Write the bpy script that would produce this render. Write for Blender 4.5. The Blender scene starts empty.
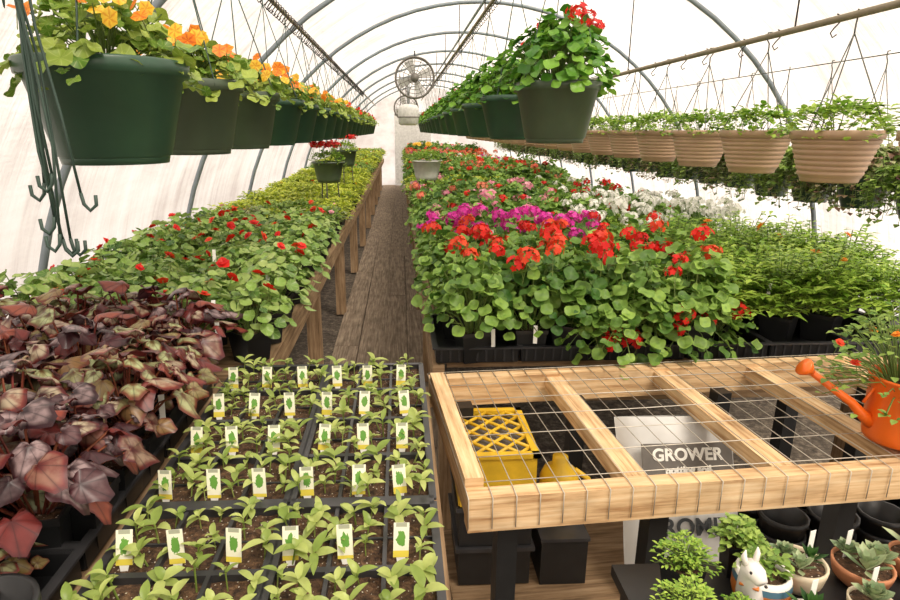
import bpy, math, random
from mathutils import Vector, Matrix
random.seed(11)
R=random.random
def U(a,b): return random.uniform(a,b)
pi=math.pi
CAMZ=1.55
scene=bpy.context.scene
scene.view_settings.view_transform='Standard'
try: scene.view_settings.look='None'
except Exception: pass

def lin(c):
    return tuple(((x/255)/12.92 if x/255<=0.04045 else ((x/255+0.055)/1.055)**2.4) for x in c)+(1.0,)

# ------------------------------------------------------------ node helpers
def newmat(name):
    m=bpy.data.materials.new(name); m.use_nodes=True
    nt=m.node_tree; nt.nodes.clear()
    out=nt.nodes.new('ShaderNodeOutputMaterial')
    return m,nt,out
def N(nt,t,**kw):
    n=nt.nodes.new(t)
    for k,v in kw.items(): setattr(n,k,v)
    return n
def math_n(nt,op,a,b=None,c=None):
    n=N(nt,'ShaderNodeMath',operation=op)
    for i,x in enumerate((a,b,c)):
        if x is None: continue
        if isinstance(x,(int,float)): n.inputs[i].default_value=x
        else: nt.links.new(x,n.inputs[i])
    return n.outputs[0]
def mix_c(nt,f,a,b,bt='MIX'):
    n=N(nt,'ShaderNodeMix',data_type='RGBA',blend_type=bt)
    for s,x in ((0,f),(6,a),(7,b)):
        if isinstance(x,(int,float,tuple)): n.inputs[s].default_value=x
        else: nt.links.new(x,n.inputs[s])
    return n.outputs[2]
def ramp(nt,f,stops):
    n=N(nt,'ShaderNodeValToRGB')
    e=n.color_ramp.elements
    while len(e)<len(stops): e.new(0.5)
    for i,(p,c) in enumerate(stops):
        e[i].position=p; e[i].color=c
    nt.links.new(f,n.inputs[0]); return n.outputs[0]
def noise(nt,scale,vec=None,detail=3,rough=.5):
    n=N(nt,'ShaderNodeTexNoise'); n.inputs['Scale'].default_value=scale
    n.inputs['Detail'].default_value=detail; n.inputs['Roughness'].default_value=rough
    if vec is not None: nt.links.new(vec,n.inputs['Vector'])
    return n.outputs['Fac']
def bump(nt,h,st,d=.01):
    n=N(nt,'ShaderNodeBump'); n.inputs['Strength'].default_value=st; n.inputs['Distance'].default_value=d
    nt.links.new(h,n.inputs['Height']); return n.outputs[0]

def plain(name,c,rough=.5,metal=0,var=.15,nscale=20,bmp=0,spec=.5):
    m,nt,out=newmat(name)
    p=N(nt,'ShaderNodeBsdfPrincipled')
    tc=N(nt,'ShaderNodeTexCoord')
    f=noise(nt,nscale,tc.outputs['Object'])
    c=lin(c); d=tuple(x*(1-var) for x in c[:3])+(1,); l=tuple(min(1,x*(1+var)) for x in c[:3])+(1,)
    nt.links.new(ramp(nt,f,[(.3,d),(.7,l)]),p.inputs['Base Color'])
    p.inputs['Roughness'].default_value=rough; p.inputs['Metallic'].default_value=metal
    p.inputs['Specular IOR Level'].default_value=spec
    if bmp: nt.links.new(bump(nt,f,bmp),p.inputs['Normal'])
    nt.links.new(p.outputs[0],out.inputs[0]); return m

def leafmat(name,dark,light,rough=.42,transl=.28,edge=None,edge_lo=.7,edge_amt=.7,center=None,vein=0,veincol=None,third=None,band=None,banda=.8,mott=.35,blo=.35,bhi=.8):
    m,nt,out=newmat(name)
    a=N(nt,'ShaderNodeAttribute',attribute_name='rnd'); e=N(nt,'ShaderNodeAttribute',attribute_name='edge')
    oi=N(nt,'ShaderNodeObjectInfo')
    tc=N(nt,'ShaderNodeTexCoord'); nz=noise(nt,60,tc.outputs['Object'])
    f=math_n(nt,'ADD',math_n(nt,'MULTIPLY',a.outputs['Fac'],.72),math_n(nt,'MULTIPLY',oi.outputs['Random'],.28))
    if third: col=ramp(nt,f,[(.1,lin(dark)),(.5,lin(light)),(.9,lin(third))])
    else: col=ramp(nt,f,[(.1,lin(dark)),(.9,lin(light))])
    if band is not None:
        g=ramp(nt,e.outputs['Fac'],[(.16,(0,0,0,1)),(.36,(1,1,1,1)),(.70,(1,1,1,1)),(.88,(0,0,0,1))])
        h=ramp(nt,math_n(nt,'FRACT',math_n(nt,'MULTIPLY',a.outputs['Fac'],7.3)),[(blo,(0,0,0,1)),(bhi,(1,1,1,1))])
        k=math_n(nt,'MULTIPLY',math_n(nt,'MULTIPLY',g,h),banda)
        k=math_n(nt,'MULTIPLY',k,ramp(nt,nz,[(.35,(.35,.35,.35,1)),(.55,(1,1,1,1))]))
        col=mix_c(nt,k,col,lin(band))
    if center is not None:
        g=ramp(nt,e.outputs['Fac'],[(.0,(1,1,1,1)),(.4,(0,0,0,1))])
        col=mix_c(nt,math_n(nt,'MULTIPLY',g,.7),col,lin(center))
    if edge is not None:
        g=ramp(nt,e.outputs['Fac'],[(edge_lo,(0,0,0,1)),(min(1,edge_lo+.12),(1,1,1,1))])
        col=mix_c(nt,math_n(nt,'MULTIPLY',g,edge_amt),col,lin(edge))
    if vein:
        uv=N(nt,'ShaderNodeUVMap'); s=N(nt,'ShaderNodeSeparateXYZ'); nt.links.new(uv.outputs[0],s.inputs[0])
        x=math_n(nt,'SUBTRACT',s.outputs[0],.5); y=math_n(nt,'SUBTRACT',s.outputs[1],.5)
        th=math_n(nt,'ARCTAN2',y,x)
        si=math_n(nt,'ABSOLUTE',math_n(nt,'SINE',math_n(nt,'MULTIPLY',th,vein/2)))
        g=math_n(nt,'POWER',math_n(nt,'SUBTRACT',1,si),5)
        col=mix_c(nt,math_n(nt,'MULTIPLY',g,.7),col,lin(veincol))
    col=mix_c(nt,mott,col,ramp(nt,nz,[(.3,(.45,.45,.45,1)),(.7,(1,1,1,1))]),'MULTIPLY')
    p=N(nt,'ShaderNodeBsdfPrincipled'); nt.links.new(col,p.inputs['Base Color'])
    p.inputs['Roughness'].default_value=rough; p.inputs['Specular IOR Level'].default_value=.4
    t=N(nt,'ShaderNodeBsdfTranslucent'); nt.links.new(col,t.inputs[0])
    mx=N(nt,'ShaderNodeMixShader'); mx.inputs[0].default_value=transl
    nt.links.new(p.outputs[0],mx.inputs[1]); nt.links.new(t.outputs[0],mx.inputs[2])
    nt.links.new(mx.outputs[0],out.inputs[0]); return m

def woodmat(name,c1,c2,c3,rough=.75):
    m,nt,out=newmat(name)
    uv=N(nt,'ShaderNodeUVMap'); a=N(nt,'ShaderNodeAttribute',attribute_name='rnd')
    mp=N(nt,'ShaderNodeMapping'); mp.inputs['Scale'].default_value=(2.5,45,1)
    cb=N(nt,'ShaderNodeCombineXYZ'); nt.links.new(math_n(nt,'MULTIPLY',a.outputs['Fac'],37),cb.inputs[2])
    va=N(nt,'ShaderNodeVectorMath',operation='ADD'); nt.links.new(uv.outputs[0],va.inputs[0]); nt.links.new(cb.outputs[0],va.inputs[1])
    nt.links.new(va.outputs[0],mp.inputs[0])
    f=noise(nt,1.6,mp.outputs[0],5,.65)
    mp2=N(nt,'ShaderNodeMapping'); mp2.inputs['Scale'].default_value=(6,14,1); nt.links.new(va.outputs[0],mp2.inputs[0])
    f2=noise(nt,1.3,mp2.outputs[0],3)
    col=ramp(nt,f,[(.3,lin(c1)),(.5,lin(c2)),(.72,lin(c3))])
    dirt=ramp(nt,f2,[(.35,(.5,.47,.45,1)),(.6,(1,1,1,1))])
    col=mix_c(nt,.5,col,dirt,'MULTIPLY')
    p=N(nt,'ShaderNodeBsdfPrincipled'); nt.links.new(col,p.inputs['Base Color']); p.inputs['Roughness'].default_value=rough
    p.inputs['Specular IOR Level'].default_value=.25
    nt.links.new(bump(nt,f,.3,.004),p.inputs['Normal'])
    nt.links.new(p.outputs[0],out.inputs[0]); return m

# ------------------------------------------------------------ materials
M={}
M['geran']=leafmat('leaf_geranium',(62,106,36),(158,194,88),center=(96,136,56),rough=.5,band=(64,98,40),banda=.45)
M['geran_b']=leafmat('leaf_basket_geranium',(66,124,36),(150,200,74))
M['rex']=leafmat('leaf_rex_begonia',(76,30,32),(126,52,48),third=(150,80,62),rough=.36,transl=.15,center=(44,20,24),edge=(76,26,30),edge_lo=.84,edge_amt=.75,vein=9,veincol=(50,24,26),band=(190,178,150),banda=.85,blo=.25,bhi=.6)
M['rex2']=leafmat('leaf_rex_begonia_olive',(72,48,34),(116,98,56),third=(142,104,70),rough=.36,transl=.15,center=(60,28,26),edge=(104,40,38),edge_lo=.8,edge_amt=.8,vein=9,veincol=(60,50,36),band=(178,190,140),banda=.85,blo=.1,bhi=.5)
M['rexd']=leafmat('leaf_rex_begonia_dark',(44,24,30),(82,44,48),rough=.36,transl=.1,center=(30,18,24),edge=(56,26,32),edge_lo=.85,edge_amt=.7,vein=9,veincol=(30,20,26),band=(172,150,150),banda=.85,blo=.1,bhi=.5)
M['begleaf']=leafmat('leaf_begonia',(56,98,36),(142,178,82),third=(170,190,112),rough=.35,edge=(96,70,44),edge_lo=.9,edge_amt=.4,vein=7,veincol=(170,190,120))
M['lime']=leafmat('leaf_lime',(146,172,44),(218,224,84))
M['mid']=leafmat('leaf_mid',(96,136,54),(174,200,98))
M['bright']=leafmat('leaf_bright',(108,156,46),(190,218,94))
M['seed']=leafmat('leaf_seedling',(138,164,72),(204,216,128),rough=.35,transl=.35)
M['nast']=leafmat('leaf_nasturtium',(96,138,44),(178,194,86),vein=8,veincol=(190,206,120))
M['grey']=leafmat('leaf_greygreen',(96,120,70),(168,180,122),third=(180,140,124))
M['darkg']=leafmat('leaf_dark_green',(40,80,36),(88,132,60))
M['bronze']=leafmat('leaf_bronze',(84,58,38),(150,116,64))
M['succ']=leafmat('leaf_succulent',(120,150,108),(178,192,146),transl=.1,edge=(150,110,100),edge_lo=.9)
M['stem']=leafmat('stem_green',(102,132,60),(140,160,88),transl=.05)
M['rstem']=leafmat('stem_red',(120,50,44),(150,90,60),transl=.05)
def fl(n,a,b,t=.3,c=None): M[n]=leafmat('petal_'+n,a,b,rough=.5,transl=t,center=c,mott=.12)
fl('red',(206,18,18),(238,48,34)); fl('orangered',(222,54,28),(244,92,50)); fl('magenta',(206,20,140),(236,70,184))
fl('pink',(230,128,158),(248,186,198)); fl('white',(232,232,222),(252,252,246)); fl('salmon',(234,110,84),(246,160,126))
fl('orange',(242,132,18),(254,178,50),c=(200,70,16)); fl('yellow',(246,200,44),(252,224,96),c=(220,120,20)); fl('purple',(120,50,130),(170,90,170))
M['black']=plain('black_plastic',(30,31,32),.42,var=.2)
M['tray']=plain('tray_plastic',(54,54,56),.35,var=.2)
M['greenpot']=plain('green_pot_plastic',(48,78,60),.35,var=.15,nscale=8)
M['greypot']=plain('dark_grey_pot_plastic',(74,88,70),.4,var=.15,nscale=8)
M['brownpot']=plain('brown_pot_plastic',(172,142,114),.5,var=.08,nscale=10)
M['pipe']=plain('galvanized_pipe',(140,144,144),.45,metal=.4,var=.1)
M['hoop']=plain('hoop_steel',(124,134,140),.5,metal=.2,var=.1)
M['railm']=plain('rail_steel',(128,118,98),.5,metal=.2)
M['wire']=plain('wire_zinc',(196,190,176),.4,metal=.5)
M['hang']=plain('hanger_wire',(50,72,62),.5)
M['hangw']=plain('hanger_wire_pale',(90,92,86),.5)
M['hook']=plain('hook_dark',(44,40,40),.5)
M['orange_p']=plain('orange_enamel',(236,108,30),.3,var=.06)
M['yellow_p']=plain('yellow_plastic',(216,176,40),.45,var=.15)
M['bagm']=plain('white_bag',(202,202,198),.45,var=.12,bmp=.5,nscale=9)
M['print']=plain('print_dark',(50,54,56),.6)
M['fanw']=plain('fan_white',(204,204,200),.5)
M['fang']=plain('fan_grey',(110,106,100),.5)
M['ceram']=plain('ceramic_white',(236,232,224),.25,var=.04)
M['cerorange']=plain('ceramic_orange',(208,120,46),.3,var=.15)
M['cerblue']=plain('ceramic_blue',(70,110,130),.3,var=.1)
M['terra']=plain('terracotta',(192,130,92),.7,var=.12)
M['cream']=plain('cream_glaze',(214,200,172),.4,var=.12)
M['tagw']=plain('label_white',(244,244,236),.5,var=.03)
M['wood']=woodmat('pine_board',(168,124,80),(222,188,142),(240,216,176))
M['woodo']=woodmat('old_board',(112,90,66),(158,130,98),(188,162,128))
M['woodp']=woodmat('path_board',(100,88,74),(142,126,108),(176,160,138),.85)
def soil():
    m,nt,out=newmat('potting_soil'); tc=N(nt,'ShaderNodeTexCoord')
    f=noise(nt,90,tc.outputs['Object'],5,.7)
    col=ramp(nt,f,[(.35,lin((44,30,20))),(.55,lin((96,70,48))),(.7,lin((140,108,78)))])
    v=N(nt,'ShaderNodeTexVoronoi'); v.inputs['Scale'].default_value=110; nt.links.new(tc.outputs['Object'],v.inputs[0])
    g=math_n(nt,'LESS_THAN',v.outputs['Distance'],.16)
    col=mix_c(nt,g,col,lin((210,200,180)))
    p=N(nt,'ShaderNodeBsdfPrincipled'); p.inputs['Roughness'].default_value=.95
    nt.links.new(col,p.inputs['Base Color']); nt.links.new(bump(nt,f,1,.01),p.inputs['Normal'])
    nt.links.new(p.outputs[0],out.inputs[0]); return m
M['soil']=soil()
def gravel():
    m,nt,out=newmat('gravel_ground'); tc=N(nt,'ShaderNodeTexCoord')
    f=noise(nt,30,tc.outputs['Object'],6,.7); f2=noise(nt,2,tc.outputs['Object'],3)
    col=ramp(nt,f,[(.3,lin((48,42,36))),(.5,lin((92,82,70))),(.7,lin((144,132,116)))])
    col=mix_c(nt,.6,col,ramp(nt,f2,[(.3,(.5,.48,.45,1)),(.7,(1,1,1,1))]),'MULTIPLY')
    p=N(nt,'ShaderNodeBsdfPrincipled'); p.inputs['Roughness'].default_value=.95
    nt.links.new(col,p.inputs['Base Color']); nt.links.new(bump(nt,f,.8,.02),p.inputs['Normal'])
    nt.links.new(p.outputs[0],out.inputs[0]); return m
M['gravel']=gravel()
def skin():
    m,nt,out=newmat('poly_film'); tc=N(nt,'ShaderNodeTexCoord')
    mp=N(nt,'ShaderNodeMapping'); mp.inputs['Scale'].default_value=(1,.5,1.6); nt.links.new(tc.outputs['Object'],mp.inputs[0])
    f=noise(nt,2.2,mp.outputs[0],5,.6)
    mp2=N(nt,'ShaderNodeMapping'); mp2.inputs['Scale'].default_value=(.6,5,.4); mp2.inputs['Rotation'].default_value=(.35,0,0); nt.links.new(tc.outputs['Object'],mp2.inputs[0])
    f2=noise(nt,1.8,mp2.outputs[0],4,.6)
    fm=math_n(nt,'ADD',math_n(nt,'MULTIPLY',f,.5),math_n(nt,'MULTIPLY',f2,.5))
    col=ramp(nt,fm,[(.36,lin((208,194,184))),(.5,lin((234,224,214))),(.62,lin((246,240,232)))])
    t=N(nt,'ShaderNodeBsdfTranslucent'); nt.links.new(col,t.inputs[0])
    d=N(nt,'ShaderNodeBsdfDiffuse'); nt.links.new(col,d.inputs[0])
    tr=N(nt,'ShaderNodeBsdfTransparent'); nt.links.new(mix_c(nt,.35,col,(1,.97,.94,1)),tr.inputs[0])
    b=bump(nt,fm,.7,.2); nt.links.new(b,t.inputs['Normal']); nt.links.new(b,d.inputs['Normal'])
    m1=N(nt,'ShaderNodeMixShader'); m1.inputs[0].default_value=.3
    nt.links.new(t.outputs[0],m1.inputs[1]); nt.links.new(d.outputs[0],m1.inputs[2])
    m2=N(nt,'ShaderNodeMixShader'); m2.inputs[0].default_value=.4
    nt.links.new(m1.outputs[0],m2.inputs[1]); nt.links.new(tr.outputs[0],m2.inputs[2])
    nt.links.new(m2.outputs[0],out.inputs[0]); return m
M['skin']=skin()
def tagmat():
    m,nt,out=newmat('seed_label_print')
    uv=N(nt,'ShaderNodeUVMap'); s=N(nt,'ShaderNodeSeparateXYZ'); nt.links.new(uv.outputs[0],s.inputs[0])
    oi=N(nt,'ShaderNodeObjectInfo')
    x=math_n(nt,'SUBTRACT',s.outputs[0],.5); y=math_n(nt,'SUBTRACT',s.outputs[1],.54)
    va=N(nt,'ShaderNodeVectorMath',operation='ADD'); nt.links.new(uv.outputs[0],va.inputs[0])
    cb=N(nt,'ShaderNodeCombineXYZ'); nt.links.new(math_n(nt,'MULTIPLY',oi.outputs['Random'],9),cb.inputs[2]); nt.links.new(cb.outputs[0],va.inputs[1])
    nz=noise(nt,7,va.outputs[0],2)
    d=math_n(nt,'ADD',math_n(nt,'SQRT',math_n(nt,'ADD',math_n(nt,'MULTIPLY',x,math_n(nt,'MULTIPLY',x,3)),math_n(nt,'MULTIPLY',y,math_n(nt,'MULTIPLY',y,4.4)))),math_n(nt,'MULTIPLY',nz,.6))
    col=mix_c(nt,math_n(nt,'LESS_THAN',d,.78),lin((242,242,216)),lin((104,158,66)))
    yb=math_n(nt,'LESS_THAN',s.outputs[1],math_n(nt,'ADD',.10,math_n(nt,'MULTIPLY',oi.outputs['Random'],.14)))
    col=mix_c(nt,yb,col,lin((232,214,84)))
    st=math_n(nt,'MULTIPLY',math_n(nt,'GREATER_THAN',s.outputs[1],.88),math_n(nt,'LESS_THAN',math_n(nt,'ABSOLUTE',x),.35))
    col=mix_c(nt,math_n(nt,'MULTIPLY',st,.6),col,lin((70,90,60)))
    p=N(nt,'ShaderNodeBsdfPrincipled'); p.inputs['Roughness'].default_value=.4
    nt.links.new(col,p.inputs['Base Color']); nt.links.new(p.outputs[0],out.inputs[0]); return m
M['tag']=tagmat()

# ------------------------------------------------------------ mesh builder
class MB:
    def __init__(s): s.v=[];s.uv=[];s.r=[];s.e=[];s.f=[];s.m=[];s.mats=[];s.sm=[]
    def mi(s,k):
        if k not in s.mats: s.mats.append(k)
        return s.mats.index(k)
    def vert(s,p,uv=(0,0),r=.5,e=0.):
        s.v.append((p[0],p[1],p[2])); s.uv.append(uv); s.r.append(r); s.e.append(e); return len(s.v)-1
    def face(s,idx,k,smooth=True): s.f.append(idx); s.m.append(s.mi(k)); s.sm.append(smooth)
    def mesh(s,name):
        me=bpy.data.meshes.new(name); me.from_pydata(s.v,[],s.f)
        for k in s.mats: me.materials.append(M[k])
        me.polygons.foreach_set('material_index',s.m); me.polygons.foreach_set('use_smooth',s.sm)
        l=me.uv_layers.new(name='UVMap'); li=[0]*len(me.loops); me.loops.foreach_get('vertex_index',li)
        d=[]
        for i in li: d.extend(s.uv[i])
        l.data.foreach_set('uv',d)
        a=me.attributes.new('rnd','FLOAT','POINT'); a.data.foreach_set('value',s.r)
        a=me.attributes.new('edge','FLOAT','POINT'); a.data.foreach_set('value',s.e)
        me.update(); return me
def box(mb,c,sz,k,rotz=0,tilt=None):
    c=Vector(c); h=[x/2 for x in sz]; r=R()
    mt=Matrix.Rotation(rotz,3,'Z')
    if tilt: mt=mt@tilt
    L=max(range(3),key=lambda i:sz[i])
    for ax in range(3):
        o=[i for i in range(3) if i!=ax]
        for sg in (-1,1):
            q=[(-1,-1),(1,-1),(1,1),(-1,1)]
            if (sg<0)^(ax==1): q=q[::-1]
            ids=[]
            for a,b in q:
                p=[0,0,0]; p[ax]=sg*h[ax]; p[o[0]]=a*h[o[0]]; p[o[1]]=b*h[o[1]]
                if L==o[1]: uv=(p[o[1]],p[o[0]]+sg*.3)
                else: uv=(p[o[0]],p[o[1]]+sg*.3)
                ids.append(mb.vert(c+mt@Vector(p),uv,r,0))
            mb.face(ids,k,False)
def tube(mb,pts,rad,k,n=6,cap=True,closed=False,rnd=None):
    pts=[Vector(p) for p in pts]; m=len(pts)
    if not isinstance(rad,(list,tuple)): rad=[rad]*m
    rr=R() if rnd is None else rnd
    rings=[]; prev=None
    for i,p in enumerate(pts):
        if closed: d=pts[(i+1)%m]-pts[i-1]
        else: d=pts[min(i+1,m-1)]-pts[max(i-1,0)]
        if d.length<1e-9: d=Vector((0,0,1))
        d.normalize()
        if prev is None:
            ref=Vector((0,0,1)) if abs(d.z)<.9 else Vector((1,0,0)); a=d.cross(ref).normalized()
        else: a=(prev-d*prev.dot(d)).normalized()
        prev=a; b=d.cross(a)
        rings.append([mb.vert(p+(a*math.cos(2*pi*j/n)+b*math.sin(2*pi*j/n))*rad[i],(j/n,i),rr) for j in range(n)])
    for i in range(m if closed else m-1):
        A=rings[i];B=rings[(i+1)%m]
        for j in range(n): mb.face([A[j],A[(j+1)%n],B[(j+1)%n],B[j]],k)
    if cap and not closed:
        mb.face(rings[0][::-1],k); mb.face(rings[-1],k)
def lathe(mb,prof,k,n=24,c=(0,0,0),cap0=False,cap1=False,smooth=True):
    rings=[]; rr=R()
    for r,z in prof:
        rings.append([mb.vert((c[0]+r*math.cos(2*pi*j/n),c[1]+r*math.sin(2*pi*j/n),c[2]+z),(j/n,z),rr) for j in range(n)])
    for i in range(len(rings)-1):
        A=rings[i];B=rings[i+1]
        for j in range(n): mb.face([A[j],A[(j+1)%n],B[(j+1)%n],B[j]],k,smooth)
    if cap0: mb.face(rings[0][::-1],k,False)
    if cap1: mb.face(rings[-1],k,False)
def sphere(mb,c,r,k,n=12,sc=(1,1,1)):
    prof=[(max(1e-4,r*math.sin(pi*i/8)),-r*math.cos(pi*i/8)) for i in range(9)]
    s0=len(mb.v); lathe(mb,prof,k,n)
    for i in range(s0,len(mb.v)):
        p=mb.v[i]; mb.v[i]=(p[0]*sc[0]+c[0],p[1]*sc[1]+c[1],p[2]*sc[2]+c[2])
def strip(mb,o,d,up,L,W,k,n=4,droop=.6,fold=.3,peak=.4,r=None):
    o=Vector(o); d=Vector(d).normalized(); up=Vector(up)
    side=d.cross(up)
    if side.length<1e-4: side=Vector((1,0,0))
    side.normalize(); nr=side.cross(d); rr=R() if r is None else r
    p=o.copy(); prev=None
    for i in range(n+1):
        t=i/n; a=droop*t
        dd=d*math.cos(a)-nr*math.sin(a); nn=nr*math.cos(a)+d*math.sin(a)
        w=W*(math.sin(pi*(t**(math.log(.5)/math.log(peak))))**.8 if 0<t<1 else .04)
        cur=[mb.vert(p-side*w+nn*fold*w,(t,0),rr,1),mb.vert(p,(t,.5),rr,0),mb.vert(p+side*w+nn*fold*w,(t,1),rr,1)]
        if prev:
            mb.face([prev[0],prev[1],cur[1],cur[0]],k); mb.face([prev[1],prev[2],cur[2],cur[1]],k)
        prev=cur; p=p+dd*(L/n)
def ol_geran(t): return (1+.12*math.cos(7*t))*(1-.45*math.exp(-((abs(t)-pi)/.25)**2))
def ol_round(t): return 1+.05*math.cos(6*t)
def ol_rex(t):
    return (.70+.3*math.cos(t)+.5*math.exp(-(t/.30)**2)+.12*math.sin(t)+.05*math.cos(11*t))*(1-.6*math.exp(-((abs(t)-pi)/.3)**2))
def ol_beg(t): return (.8+.22*math.cos(t)+.2*math.exp(-(t/.35)**2)+.03*math.cos(12*t))*(1-.4*math.exp(-((abs(t)-pi)/.3)**2))
def disk(mb,c,nr,fw,Rr,k,ol=ol_geran,n=14,rings=(.5,1.),cup=.15,wave=.06,wk=3,r=None):
    c=Vector(c); nr=Vector(nr).normalized(); fw=Vector(fw); fw=(fw-nr*fw.dot(nr))
    if fw.length<1e-4: fw=nr.orthogonal()
    fw.normalize(); sd=nr.cross(fw); rr=R() if r is None else r; ph=U(0,6)
    c0=mb.vert(c,(.5,.5),rr,0); prev=None
    for q in rings:
        cur=[]
        for j in range(n):
            t=-pi+2*pi*(j+.5)/n; ra=ol(t)*q
            z=cup*q*q+wave*math.sin(wk*t+ph)*q*q
            cur.append(mb.vert(c+(fw*math.cos(t)+sd*math.sin(t))*ra*Rr+nr*z*Rr,(.5+.5*q*math.cos(t),.5+.5*q*math.sin(t)),rr,q))
        for j in range(n):
            j2=(j+1)%n
            if prev is None: mb.face([c0,cur[j],cur[j2]],k)
            else: mb.face([prev[j],cur[j],cur[j2],prev[j2]],k)
        prev=cur

# ------------------------------------------------------------ object helpers
col=scene.collection
def place(name,me,loc=(0,0,0),rot=(0,0,0),sc=1,parent=None):
    o=bpy.data.objects.new(name,me); o.location=loc; o.rotation_euler=rot
    o.scale=(sc,sc,sc) if isinstance(sc,(int,float)) else sc
    col.objects.link(o)
    if parent: o.parent=parent
    return o
def empty(name,loc=(0,0,0)):
    o=bpy.data.objects.new(name,None); o.empty_display_size=.05; o.location=loc; col.objects.link(o); return o

# ------------------------------------------------------------ plant meshes
def sqpot(mb,s=.1,h=.1,k='black',round_=False):
    if round_:
        lathe(mb,[(s*.36,0),(s*.48,h*.9),(s*.52,h*.9),(s*.52,h),(s*.47,h),(s*.46,h*.92)],k,14,cap0=True)
        lathe(mb,[(.001,h*.9),(s*.46,h*.92)],'soil',14); return
    b=s*.38;t=s*.48
    P=[]
    for q,z in ((b,0),(t,h*.88),(t*1.05,h*.88),(t*1.05,h),(t*.96,h),(t*.94,h*.9)):
        P.append([mb.vert((q*a,q*c,z),(a,c)) for a,c in ((-1,-1),(1,-1),(1,1),(-1,1))])
    for i in range(len(P)-1):
        for j in range(4): mb.face([P[i][j],P[i][(j+1)%4],P[i+1][(j+1)%4],P[i+1][j]],k,False)
    mb.face(P[-1],'soil',False); mb.face(P[0][::-1],k,False)
def domeplant(name,seed,n,Rr,H,leaf,key,z0=.08,pot=True,stemk='stem',lr=(.026,.042),stems=.5,low=.25,potk='black',fall=0,potround=False,pots=.1,stripw=.4,ndisk=12,tilt=.35,rough_=.12,wave=.1):
    random.seed(seed); mb=MB()
    if pot: sqpot(mb,pots,.1,potk,potround)
    ph=U(0,6)
    for i in range(n):
        th=i*2.39996+U(-.3,.3); q=math.sqrt((i+.5)/n)
        lump=1+rough_*math.sin(3*th+ph)+rough_*.7*math.sin(5*th+ph*2)
        rho=Rr*q*U(.85,1.08)*lump
        z=z0+H*(low+(1-low)*math.sqrt(max(0,1-q*q)))*U(.78,1.12)*(1+rough_*math.sin(4*th+7*q))
        if fall and q>.8: z-=fall*R()
        out=Vector((math.cos(th),math.sin(th),0)); p=Vector((rho*out.x,rho*out.y,z))
        nr=Vector((out.x*q*.9,out.y*q*.9,1))+Vector((U(-tilt,tilt),U(-tilt,tilt),0))
        L=U(*lr); kk=key if isinstance(key,str) else random.choice(key)
        if leaf=='strip':
            d=Vector((out.x+U(-.6,.6),out.y+U(-.6,.6),U(-.1,.7)))
            strip(mb,p,d,(0,0,1),L,L*stripw,kk,3,U(.3,1.1),.3)
            if R()<.6:
                d=Vector((U(-1,1),U(-1,1),U(.1,.9))); strip(mb,p,d,(0,0,1),L*.9,L*stripw*.9,kk,3,U(.3,1.1),.3)
        else:
            ol={'geran':ol_geran,'round':ol_round,'rex':ol_rex,'beg':ol_beg}[leaf]
            rg=(.5,1.) if leaf!='rex' else (.18,.36,.55,.72,.88,1.)
            disk(mb,p,nr,out+Vector((U(-.5,.5),U(-.5,.5),-.2)),L,kk,ol,ndisk,rg,U(-.1,.35) if leaf!='rex' else U(-.45,-.05),wave,3 if leaf!='rex' else 5)
        if R()<stems:
            b=Vector((out.x*rho*.15,out.y*rho*.15,z0)); m=(b+p)/2+Vector((0,0,.02))
            tube(mb,[b,m,p],.0016 if leaf!='rex' else .0024,stemk,3,False)
    return mb.mesh(name)
def fernplant(name,seed,n,Rr,H,key,z0=.08,pot=True):
    random.seed(seed); mb=MB()
    if pot: sqpot(mb)
    for i in range(n):
        th=i*2.39996; q=math.sqrt((i+.5)/n); out=Vector((math.cos(th),math.sin(th),0))
        a=Vector((0,0,z0)); e=Vector((out.x*Rr*q,out.y*Rr*q,z0+H*(1-.72*q*q)*U(.75,1.1)))
        m=(a+e)/2+Vector((0,0,H*.15)); tube(mb,[a,m,e],.0015,'stem',3,False)
        for t in (.3,.5,.65,.78,.9,1):
            p=m.lerp(e,(t-.3)/.7)
            for s in (-1,1):
                sd=Vector((-out.y,out.x,0))*s
                d=sd*.9+out*.5+Vector((U(-.3,.3),U(-.3,.3),U(-.1,.5)))
                strip(mb,p,d,(0,0,1),U(.026,.044),U(.007,.011),key,2,.6,.2)
    return mb.mesh(name)
def umbel(name,seed,key,n=15,hr=.027,fr=.0125,stem=.11):
    random.seed(seed); mb=MB()
    tube(mb,[(0,0,-stem),(.003,0,-stem*.4),(0,0,0)],.0016,'stem',3,False)
    for i in range(n):
        z=1-1.4*(i+.5)/n; s=math.sqrt(max(0,1-z*z)); th=i*2.4+U(-.4,.4)
        d=Vector((s*math.cos(th),s*math.sin(th),z*.7)); p=d*hr*U(.6,1.45)
        tube(mb,[(0,0,-.01),p],.0007,'stem',3,False)
        d=(d+Vector((U(-.3,.3),U(-.3,.3),U(0,.4)))).normalized()
        a=d.orthogonal().normalized(); b=d.cross(a); r=R()
        for j in range(5):
            t=2*pi*j/5+th; u=(a*math.cos(t)+b*math.sin(t)); w=(b*math.cos(t)-a*math.sin(t))
            q=[p, p+u*fr*.6+w*fr*.42+d*.002, p+u*fr*1.15+d*.001, p+u*fr*.6-w*fr*.42+d*.002]
            ids=[mb.vert(x,(0,0),r,e) for x,e in zip(q,(0,.6,1,.6))]; mb.face(ids,key)
    return mb.mesh(name)
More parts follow.
